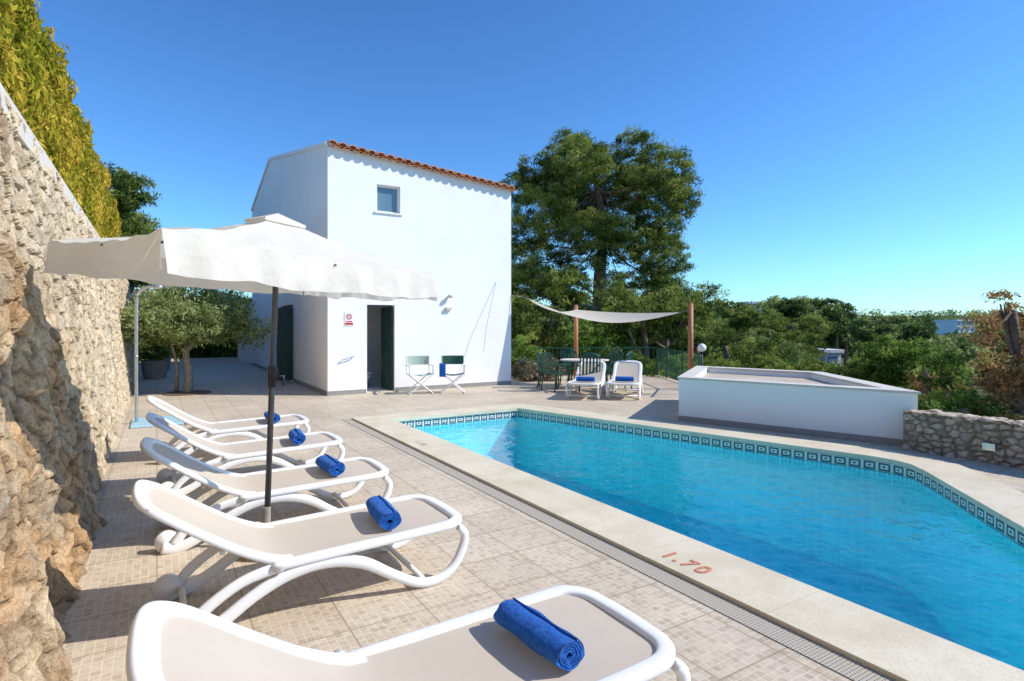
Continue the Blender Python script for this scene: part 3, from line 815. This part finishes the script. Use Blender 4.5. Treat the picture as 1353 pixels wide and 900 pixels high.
# ---------------------------------------------------------------- railing, posts, sail, lamp
rail=empty('metal_railing'); m=MB()
path=[(10.25,8.75),(11.6,9.85),(13.65,13.35),(10.3,15.2),(8.6,15.45)]
for a,b in zip(path[:-1],path[1:]):
    L_=math.dist(a,b); n=int(L_/.12)
    for z in (.10,.88): m.tube([(*a,z),(*b,z)],.022,.018,seg=6)
    for k in range(n+1):
        t=k/n; x=a[0]+(b[0]-a[0])*t; y=a[1]+(b[1]-a[1])*t
        big=k%12==0; m.tube([(x,y,.0 if big else .1),(x,y,.93 if big else .88)],.022 if big else .008,seg=5 if big else 4,ref=(1,0,0))
m.obj('bars',M['green_rail'],rail)
sail=empty('shade_sail')
for (x,y,h) in ((11.42,10.02,2.14),(10.5,13.5,2.18)):
    p=empty('wooden_post'); m=MB(); m.tube([(x,y,0),(x,y,h)],.065,seg=12,ref=(1,0,0)); m.tube([(x,y,h),(x,y,h+.03)],[.05,.02],seg=12,ref=(1,0,0)); m.obj('shaft',M['wood'],p,True)
    m=MB(); m.tube([(x,y,0),(x,y,.02)],.11,seg=12,ref=(1,0,0)); m.obj('foot_plate',M['chrome'],p)
SA=Vector((8.55,13.1,2.33));SB=Vector((11.25,10.15,1.93));SC=Vector((10.42,13.4,2.06))
m=MB(); n=24
for a in range(n+1):
    for b in range(n+1):
        s,t=a/n,b/n
        p=SA.lerp(SB,s); q=SA.lerp(SC,s)
        w=p.lerp(q,t)
        z=w.z-.42*4*s*(1-s)*(1-t)*1.05-.18*4*s*(1-s)*t-.05*4*t*(1-t)*s
        cen=(SA+SB+SC)/3; k=.14*4*s*(1-s)*((1-t)**2)+.1*(4*t*(1-t))*s**2
        x=w.x+(cen.x-w.x)*k; y=w.y+(cen.y-w.y)*k
        m.v.append((x,y,z))
for a in range(n):
    for b in range(n):
        k=a*(n+1)+b; m.f.append((k,k+n+1,k+n+2,k+1))
m.obj('canvas',M['sail'],sail,True)
m=MB(); m.tube([(8.2,13.38,2.42),tuple(SA)],.008,seg=5); m.tube([tuple(SB),(11.42,10.02,2.02)],.008,seg=5); m.tube([tuple(SC),(10.5,13.5,2.1)],.008,seg=5); m.obj('ropes',M['skirt'],sail)
lamp=empty('garden_lamp'); m=MB(); m.ball((10.75,9.1,1.08),.1); m.obj('globe',M['globe'],lamp,True)
m=MB(); m.tube([(10.75,9.1,0),(10.75,9.1,.98)],.02,seg=8,ref=(1,0,0)); m.tube([(10.75,9.1,.96),(10.75,9.1,1.0)],.05,seg=10,ref=(1,0,0)); m.obj('stem',M['black'],lamp,True)

# ---------------------------------------------------------------- vegetation
def W(r,f,base): return float(base[0]+R[0]*r+F[0]*f), float(base[1]+R[1]*r+F[1]*f)
hed=empty('cypress_hedge')
def hedge_pts(n,x0,x1,y0,y1,z0,z1):
    P=[];T=[]
    ar=[('face',(y1-y0)*(z1-z0)),('top',(y1-y0)*(x1-x0)*.5),('end',(x1-x0)*(z1-z0))]
    tot=sum(a for _,a in ar)
    for kind,a in ar:
        m_=int(n*a/tot); u=rng.random(m_);v=rng.random(m_)
        dep=rng.random(m_)**1.5*.22
        if kind=='face': p=np.stack([x1-dep,y0+u*(y1-y0),z0+v*(z1-z0)],1)
        elif kind=='top': p=np.stack([x0+u*(x1-x0),y0+v*(y1-y0),z1-dep],1)
        else: p=np.stack([x0+u*(x1-x0),y1-dep,z0+v*(z1-z0)],1)
        nz=np.array([noise.fractal(Vector((q[1]*1.6,q[2]*1.1,q[0]*1.6)),1,2,3) for q in p])
        nf=np.array([noise.noise(Vector((q[1]*6,q[2]*3.5,q[0]*6))) for q in p])
        if kind=='face': p[:,0]+=nz*.16+nf*.08
        elif kind=='top': p[:,2]+=nz*.22+nf*.10
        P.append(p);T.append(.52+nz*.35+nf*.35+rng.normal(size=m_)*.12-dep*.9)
    return np.concatenate(P),np.concatenate(T)
P,T=hedge_pts(140000,-2.0,-.90,-1.5,19,3.05,4.5)
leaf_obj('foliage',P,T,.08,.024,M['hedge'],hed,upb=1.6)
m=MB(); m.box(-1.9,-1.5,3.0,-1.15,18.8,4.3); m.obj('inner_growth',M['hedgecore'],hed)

def tree(name,base,lobes,mat,bark,trunk_pts,radii,pm=5,leaves=60,pr=.38,ln=.16,wd=.03,limbs=True,inner=.45,flat=.6,tvar=.35):
    e=empty(name)
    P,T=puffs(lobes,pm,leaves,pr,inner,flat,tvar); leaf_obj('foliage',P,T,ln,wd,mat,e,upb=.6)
    m=MB(); m.tube(trunk_pts,radii,seg=10,ref=(1,0,0),smooth=4)
    if limbs:
        for l in lobes:
            k=random.randint(max(1,len(trunk_pts)//2),len(trunk_pts)-1); a=Vector(trunk_pts[k]); b=Vector(l[:3])
            if b.z<a.z-.5: a=Vector(trunk_pts[max(1,k-1)])
            mid=a.lerp(b,.5)+Vector((random.uniform(-.2,.2),random.uniform(-.2,.2),-.12*(b-a).length))
            r0=radii[k]*.5; m.tube([a,mid,b],[r0,r0*.6,r0*.2],seg=6,smooth=3)
            for q in range(3):
                d=Vector((random.gauss(0,1),random.gauss(0,1),random.gauss(.3,.6))).normalized()*l[3]*.85
                m.tube([mid.lerp(b,.6),b.lerp(b+d,.5)+Vector((0,0,-.05)),b+d],[r0*.35,r0*.2,r0*.06],seg=4)
    m.obj('trunk',bark,e,True); return e
pb=W(3.57,24,(0,0)); 
L0=[(-1.1,8.35,1.3),(-2.3,8.0,1.2),(-3.1,7.4,.95),(.3,8.1,1.3),(1.9,8.0,1.2),(3.25,7.2,.95),(3.75,6.6,.65),(2.5,6.0,1.15),(.95,6.4,1.4),(-.6,6.6,1.4),(-2.2,6.1,1.35),(-3.1,5.4,1.05),(1.9,4.7,1.1),(3.0,5.1,.8),(.9,4.6,.9),(-1.4,4.9,.95),(-2.9,4.2,1.0),(-1.1,9.2,.7),(1.4,8.95,.8),(-3.3,3.3,1.0),(2.4,3.7,.9),(-2.0,3.4,.8),(1.2,3.3,.9),(-1.0,3.9,.7),(-.4,5.5,.9),(.5,5.4,.8),(-.2,4.4,.7),(3.3,4.2,.6)]
lob=[]
for (r,z,rad) in L0:
    f=random.uniform(-1.6,1.6) if abs(r)<2.6 else random.uniform(-.6,.6)
    if z<5.7 and abs(r)<1: f=-1.0
    x,y=W(r,f,pb); lob.append((x,y,z,rad,rad,rad*.8))
for k in range(5):
    x,y=W(random.uniform(-2,2.2),random.uniform(-2.4,2.4),pb); lob.append((x,y,random.uniform(5.5,8),1.2,1.2,1.0))
g=lambda r,f,z:(*W(r,f,pb),z)
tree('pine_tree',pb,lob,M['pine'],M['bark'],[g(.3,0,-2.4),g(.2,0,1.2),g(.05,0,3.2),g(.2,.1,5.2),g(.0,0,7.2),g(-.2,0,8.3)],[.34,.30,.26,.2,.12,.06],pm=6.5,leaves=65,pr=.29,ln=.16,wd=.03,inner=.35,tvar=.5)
m=MB()
for (a,b,c) in ((g(.2,-.2,2.6),g(-1.1,-1.2,3.3),g(-2.6,-1.8,3.5)),(g(.2,-.2,2.2),g(-1.0,-1.4,2.4),g(-2.2,-2.0,2.2)),(g(-1.1,-1.2,3.3),g(-1.9,-1.6,2.9),g(-2.8,-1.7,2.7))):
    m.tube([a,b,c],[.08,.05,.015],seg=6,smooth=4)
    for k in range(6):
        p=Vector(b).lerp(Vector(c),random.random()); d=Vector((random.gauss(0,.4),random.gauss(0,.4),random.gauss(-.05,.25))); m.tube([p,p+d*.5,p+d*.9+Vector((0,0,-.06))],[.018,.01,.004],seg=4)
m.obj('bare_branches',M['olive_bark'],bpy.data.objects['pine_tree'],True)
def mini(name,u_r,dist,lobes,mat,top_trunk,**kw):
    b=W(u_r,dist,(0,0)); out=[]
    for (r,f,z,a,c) in lobes:
        x,y=W(r,f,b); out.append((x,y,z,a,a,c))
    g0=terr(*b)
    return tree(name,b,out,mat,M['bark'],[(b[0],b[1],g0-.1),(b[0]+.1,b[1],(g0+top_trunk)/2),(b[0],b[1]+.1,top_trunk)],[.2,.15,.07],**kw)
def rl(n,rr,z0,z1,a0,a1):
    return [(random.uniform(-rr,rr),random.uniform(-rr,rr),random.uniform(z0,z1),random.uniform(a0,a1),random.uniform(a0,a1)*.8) for _ in range(n)]
FK=dict(pm=4.6,leaves=50,pr=.30,ln=.17,wd=.04,inner=.3,tvar=.5)
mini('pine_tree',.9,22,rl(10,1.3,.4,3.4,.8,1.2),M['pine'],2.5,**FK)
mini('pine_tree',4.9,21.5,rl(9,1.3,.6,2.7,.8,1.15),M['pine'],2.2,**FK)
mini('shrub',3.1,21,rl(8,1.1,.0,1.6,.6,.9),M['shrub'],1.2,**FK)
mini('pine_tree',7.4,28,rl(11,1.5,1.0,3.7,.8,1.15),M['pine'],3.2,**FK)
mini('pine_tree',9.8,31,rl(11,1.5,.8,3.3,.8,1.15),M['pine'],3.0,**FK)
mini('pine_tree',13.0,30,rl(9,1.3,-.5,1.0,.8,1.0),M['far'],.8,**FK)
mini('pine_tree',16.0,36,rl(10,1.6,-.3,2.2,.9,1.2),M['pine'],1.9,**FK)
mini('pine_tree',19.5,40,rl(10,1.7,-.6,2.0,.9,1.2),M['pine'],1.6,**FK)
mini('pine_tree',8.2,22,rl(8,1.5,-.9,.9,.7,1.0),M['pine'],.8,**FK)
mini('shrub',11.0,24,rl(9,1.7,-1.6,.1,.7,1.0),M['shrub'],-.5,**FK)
FS=dict(pm=9,leaves=50,pr=.2,ln=.10,wd=.035,inner=.3,limbs=False,tvar=.45)
mini('shrub',5.0,18.8,rl(7,1.0,-.3,.6,.5,.8),M['shrub'],.3,**FS)
mini('shrub',7.2,18.5,rl(7,1.2,-.6,.4,.5,.8),M['pine'],.3,**FS)
mini('shrub',.35,17.3,rl(5,.35,.3,1.0,.35,.5),M['shrub'],.6,**FS)
mini('lavender_bush',.75,16.9,rl(6,.5,.1,.4,.3,.4),M['lav'],.2,**FS)
mini('shrub',9.6,19,rl(8,1.4,-.9,.2,.5,.8),M['pine'],0,**FS)
mini('conifer_shrub',11.5,17.5,rl(10,.9,-.9,.75,.6,.8),M['shrub'],.6,**FS)
mini('conifer_shrub',13.2,18.5,rl(8,.9,-.9,.5,.6,.8),M['shrub'],.6,**FS)
mini('tamarisk',9.6,13.3,rl(5,.45,-.5,.6,.22,.35),M['rust'],.6,**FS)
mini('shrub',9.2,12.1,rl(9,.6,-.9,.85,.4,.6),M['shrub'],.6,**FS)
mini('shrub',8.7,11.0,rl(7,.6,-.9,.0,.35,.5),M['shrub'],.0,**FS)
mini('tamarisk',9.9,11.3,rl(22,.9,-.8,2.15,.22,.42),M['rust'],1.9,pm=10,leaves=36,pr=.19,ln=.09,wd=.03,inner=.2)
mini('tamarisk',11.3,11.6,rl(14,.9,-.8,2.3,.3,.5),M['rust'],1.8,pm=9,leaves=40,pr=.2,ln=.09,wd=.03,inner=.3)
ob=(.62,15.6)
lob=[]
for k in range(18):
    a=random.uniform(0,6.28); r=random.uniform(.1,1.15); lob.append((ob[0]+.12+math.cos(a)*r*1.15,ob[1]+math.sin(a)*r,random.uniform(1.5,2.3-.25*r),.55,.55,.45))
lob.append((ob[0],ob[1],2.4,.6,.6,.45))
ot=tree('olive_tree',ob,lob,M['olive'],M['olive_bark'],[(ob[0],ob[1],0),(ob[0]+.03,ob[1],.5),(ob[0]-.04,ob[1],.95),(ob[0],ob[1],1.5)],[.12,.08,.075,.05],pm=15,leaves=60,pr=.2,ln=.09,wd=.026,inner=.2,flat=.9)
m=MB(); m.tube([(ob[0],ob[1],-.01),(ob[0],ob[1],.02)],.5,seg=24,ref=(0,1,0)); m.obj('planting_pit',M['soil'],ot)
m=MB(); m.tube([(ob[0]-.22,ob[1]+.3,0),(ob[0]-.22,ob[1]+.2,.7),(ob[0]-.4,ob[1],1.4)],[.045,.04,.025],seg=8,smooth=3); m.obj('second_trunk',M['olive_bark'],ot,True)
bh=empty('boundary_hedge'); P=np.stack([rng.uniform(-1,9,30000),32.2+rng.random(30000)*.5,rng.uniform(0,3.0,30000)],1)
T=np.array([.3+.4*noise.noise(Vector((p[0]*2,p[2]*2,0))) for p in P])+rng.normal(size=30000)*.1
leaf_obj('foliage',P,T,.2,.08,M['pine'],bh); m=MB(); m.box(-1,32.6,0,9,33,2.9); m.obj('inner_growth',M['hedgecore'],bh)
FT=dict(pm=5,leaves=60,pr=.35,ln=.18,wd=.05,inner=.3)
def absr(name,x,y,lobes,mat,tz,**kw):
    out=[(x+a,y+b,z,c,c,d) for (a,b,z,c,d) in lobes]
    return tree(name,(x,y),out,mat,M['bark'],[(x,y,2.9),(x+.1,y,(3+tz)/2),(x,y,tz)],[.2,.15,.08],**kw)
absr('holm_oak',-1.9,24,rl(10,.9,4.0,6.7,.8,1.1),M['pine'],6.2,**FT)
absr('holm_oak',-1.0,29,rl(9,1.0,3.6,6.3,.8,1.1),M['pine'],6,**FT)
for (x,y,s) in ((-.05,20.5,.35),(.1,24,.35)):
    e=empty('stone_planter'); m=MB(); m.tube([(x,y,0),(x,y,.05),(x,y,.5),(x,y,.55)],[.28,.3,.36,.38],seg=16,ref=(1,0,0)); m.obj('pot',M['lavastone'],e)
    P,T=puffs([(x,y,.75,.35,.35,.3)],20,60,.15); leaf_obj('plant',P,T,.12,.04,M['shrub'],e)

P=[];T=[];tm=MB()
for k in range(190):
    Yc=30+75*random.random()**.8; uu=random.uniform(-.1,1.12)
    x,y=W(uu*Yc,Yc,(0,0)); g0=terr(x,y)
    tan_top=float(np.interp(uu,[-.1,.05,.25,.4,.55,.66,.72,.8,1.12],[.03,.05,.05,.035,.045,.022,.008,-.008,-.012]))+random.uniform(-.04,.008)
    if abs(uu-.425)<.035 and Yc<78: tan_top=min(tan_top,.024)
    if abs(uu-.79)<.06 : tan_top=min(tan_top,-.022)
    if abs(uu-.555)<.05 and Yc<57: continue
    top=1.6+tan_top*Yc; rad=random.uniform(1.5,2.7); 
    lobes=[]
    for q in range(7):
        a=random.uniform(0,6.28); rr=random.uniform(.1,.75)*rad
        lobes.append((x+math.cos(a)*rr,y+math.sin(a)*rr,top-random.uniform(.5,2.6),rad*.42,rad*.42,rad*.33))
    p,t=puffs(lobes,1.6,34,.5,.4,.6,.35); P.append(p); T.append(t+random.uniform(-.36,.3))
    tm.tube([(x,y,g0),(x+.2,y,top-1.5)],[.2,.1],seg=5,ref=(1,0,0))
dt=empty('distant_trees'); leaf_obj('foliage',np.concatenate(P),np.concatenate(T),.36,.13,M['far'],dt,.3); tm.obj('trunks',M['bark'],dt)
P=[];T=[]
for k in range(2200):
    r=110+900*random.random()**1.3; a=random.uniform(-.15,1.2); x,y=W(a*r,r,(0,0)); z=terr(x,y); P.append((x,y,z,r))
Q=[];
for (x,y,z,r) in P:
    s=2.0+r*.003; n_=26
    d=rng.normal(size=(n_,3)); d/=np.linalg.norm(d,axis=1)[:,None]; d*=s
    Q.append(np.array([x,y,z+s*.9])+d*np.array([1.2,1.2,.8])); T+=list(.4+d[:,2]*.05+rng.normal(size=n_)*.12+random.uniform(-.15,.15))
leaf_obj('distant_forest',np.concatenate(Q),np.array(T),2.4,1.0,M['far'],None,.2)

def building(name,uu,Yc,w,h,dz,floors,cols,d=8):
    x,y=W(uu*Yc,Yc,(0,0)); z0=dz
    e=empty(name,(x,y,z0),-YAW+.15); m=MB(); m.box(-w/2,0,-8,w/2,d,h); m.box(-w/2-.2,-.2,h,w/2+.2,d+.2,h+.3); m.obj('walls',M['farwall'],e)
    g=MB()
    for f in range(floors):
        for c in range(cols):
            cx=-w/2+w*(c+.5)/cols; cz=h*(f+.5)/floors
            g.box(cx-w/cols*.28,-.06,cz-h/floors*.25,cx+w/cols*.28,-.01,cz+h/floors*.25)
    g.obj('windows',M['farwin'],e)
building('white_villa_distant',.425,80,2.6,1.3,3.3,1,3,2.5)
building('apartment_block',.785,130,4.8,4.6,-2.0,4,4,6)
building('white_house_distant',.555,55,1.7,1.5,-2.5,1,1,4)

# ---------------------------------------------------------------- light, sky, camera
w=bpy.data.worlds.new('World'); scene.world=w; w.use_nodes=True; nt=w.node_tree; nt.nodes.clear()
sky=nt.nodes.new('ShaderNodeTexSky'); sky.sky_type='NISHITA'; sky.sun_disc=False
sky.sun_elevation=math.asin(SUN.z); sky.sun_rotation=math.atan2(SUN.x,SUN.y); sky.air_density=1.0; sky.dust_density=.2; sky.ozone_density=2.0
mu=nt.nodes.new('ShaderNodeMix'); mu.data_type='RGBA'; mu.blend_type='MULTIPLY'; mu.inputs[0].default_value=1; mu.inputs[7].default_value=(.56,.88,1.15,1)
ga=nt.nodes.new('ShaderNodeGamma'); ga.inputs[1].default_value=1.18
nt.links.new(sky.outputs[0],mu.inputs[6]); nt.links.new(mu.outputs[2],ga.inputs[0])
bg=nt.nodes.new('ShaderNodeBackground'); bg.inputs[1].default_value=.13
o_=nt.nodes.new('ShaderNodeOutputWorld'); nt.links.new(ga.outputs[0],bg.inputs[0]); nt.links.new(bg.outputs[0],o_.inputs[0])
sl=bpy.data.lights.new('sun','SUN'); sl.energy=5.0; sl.angle=math.radians(.5); sl.color=(1,.95,.86)
so=link(bpy.data.objects.new('sun',sl)); so.rotation_euler=SUN.to_track_quat('Z','Y').to_euler(); so.location=(20,-10,30)
cam=bpy.data.cameras.new('camera'); cam.lens=36*764/1353; cam.sensor_width=36; cam.shift_y=-20/1353; cam.clip_start=.05; cam.clip_end=6000
co=link(bpy.data.objects.new('camera',cam)); co.location=(0,0,1.6); co.rotation_euler=(math.pi/2,0,-YAW); scene.camera=co
scene.view_settings.view_transform='Standard'; scene.view_settings.look='None'; scene.view_settings.exposure=0
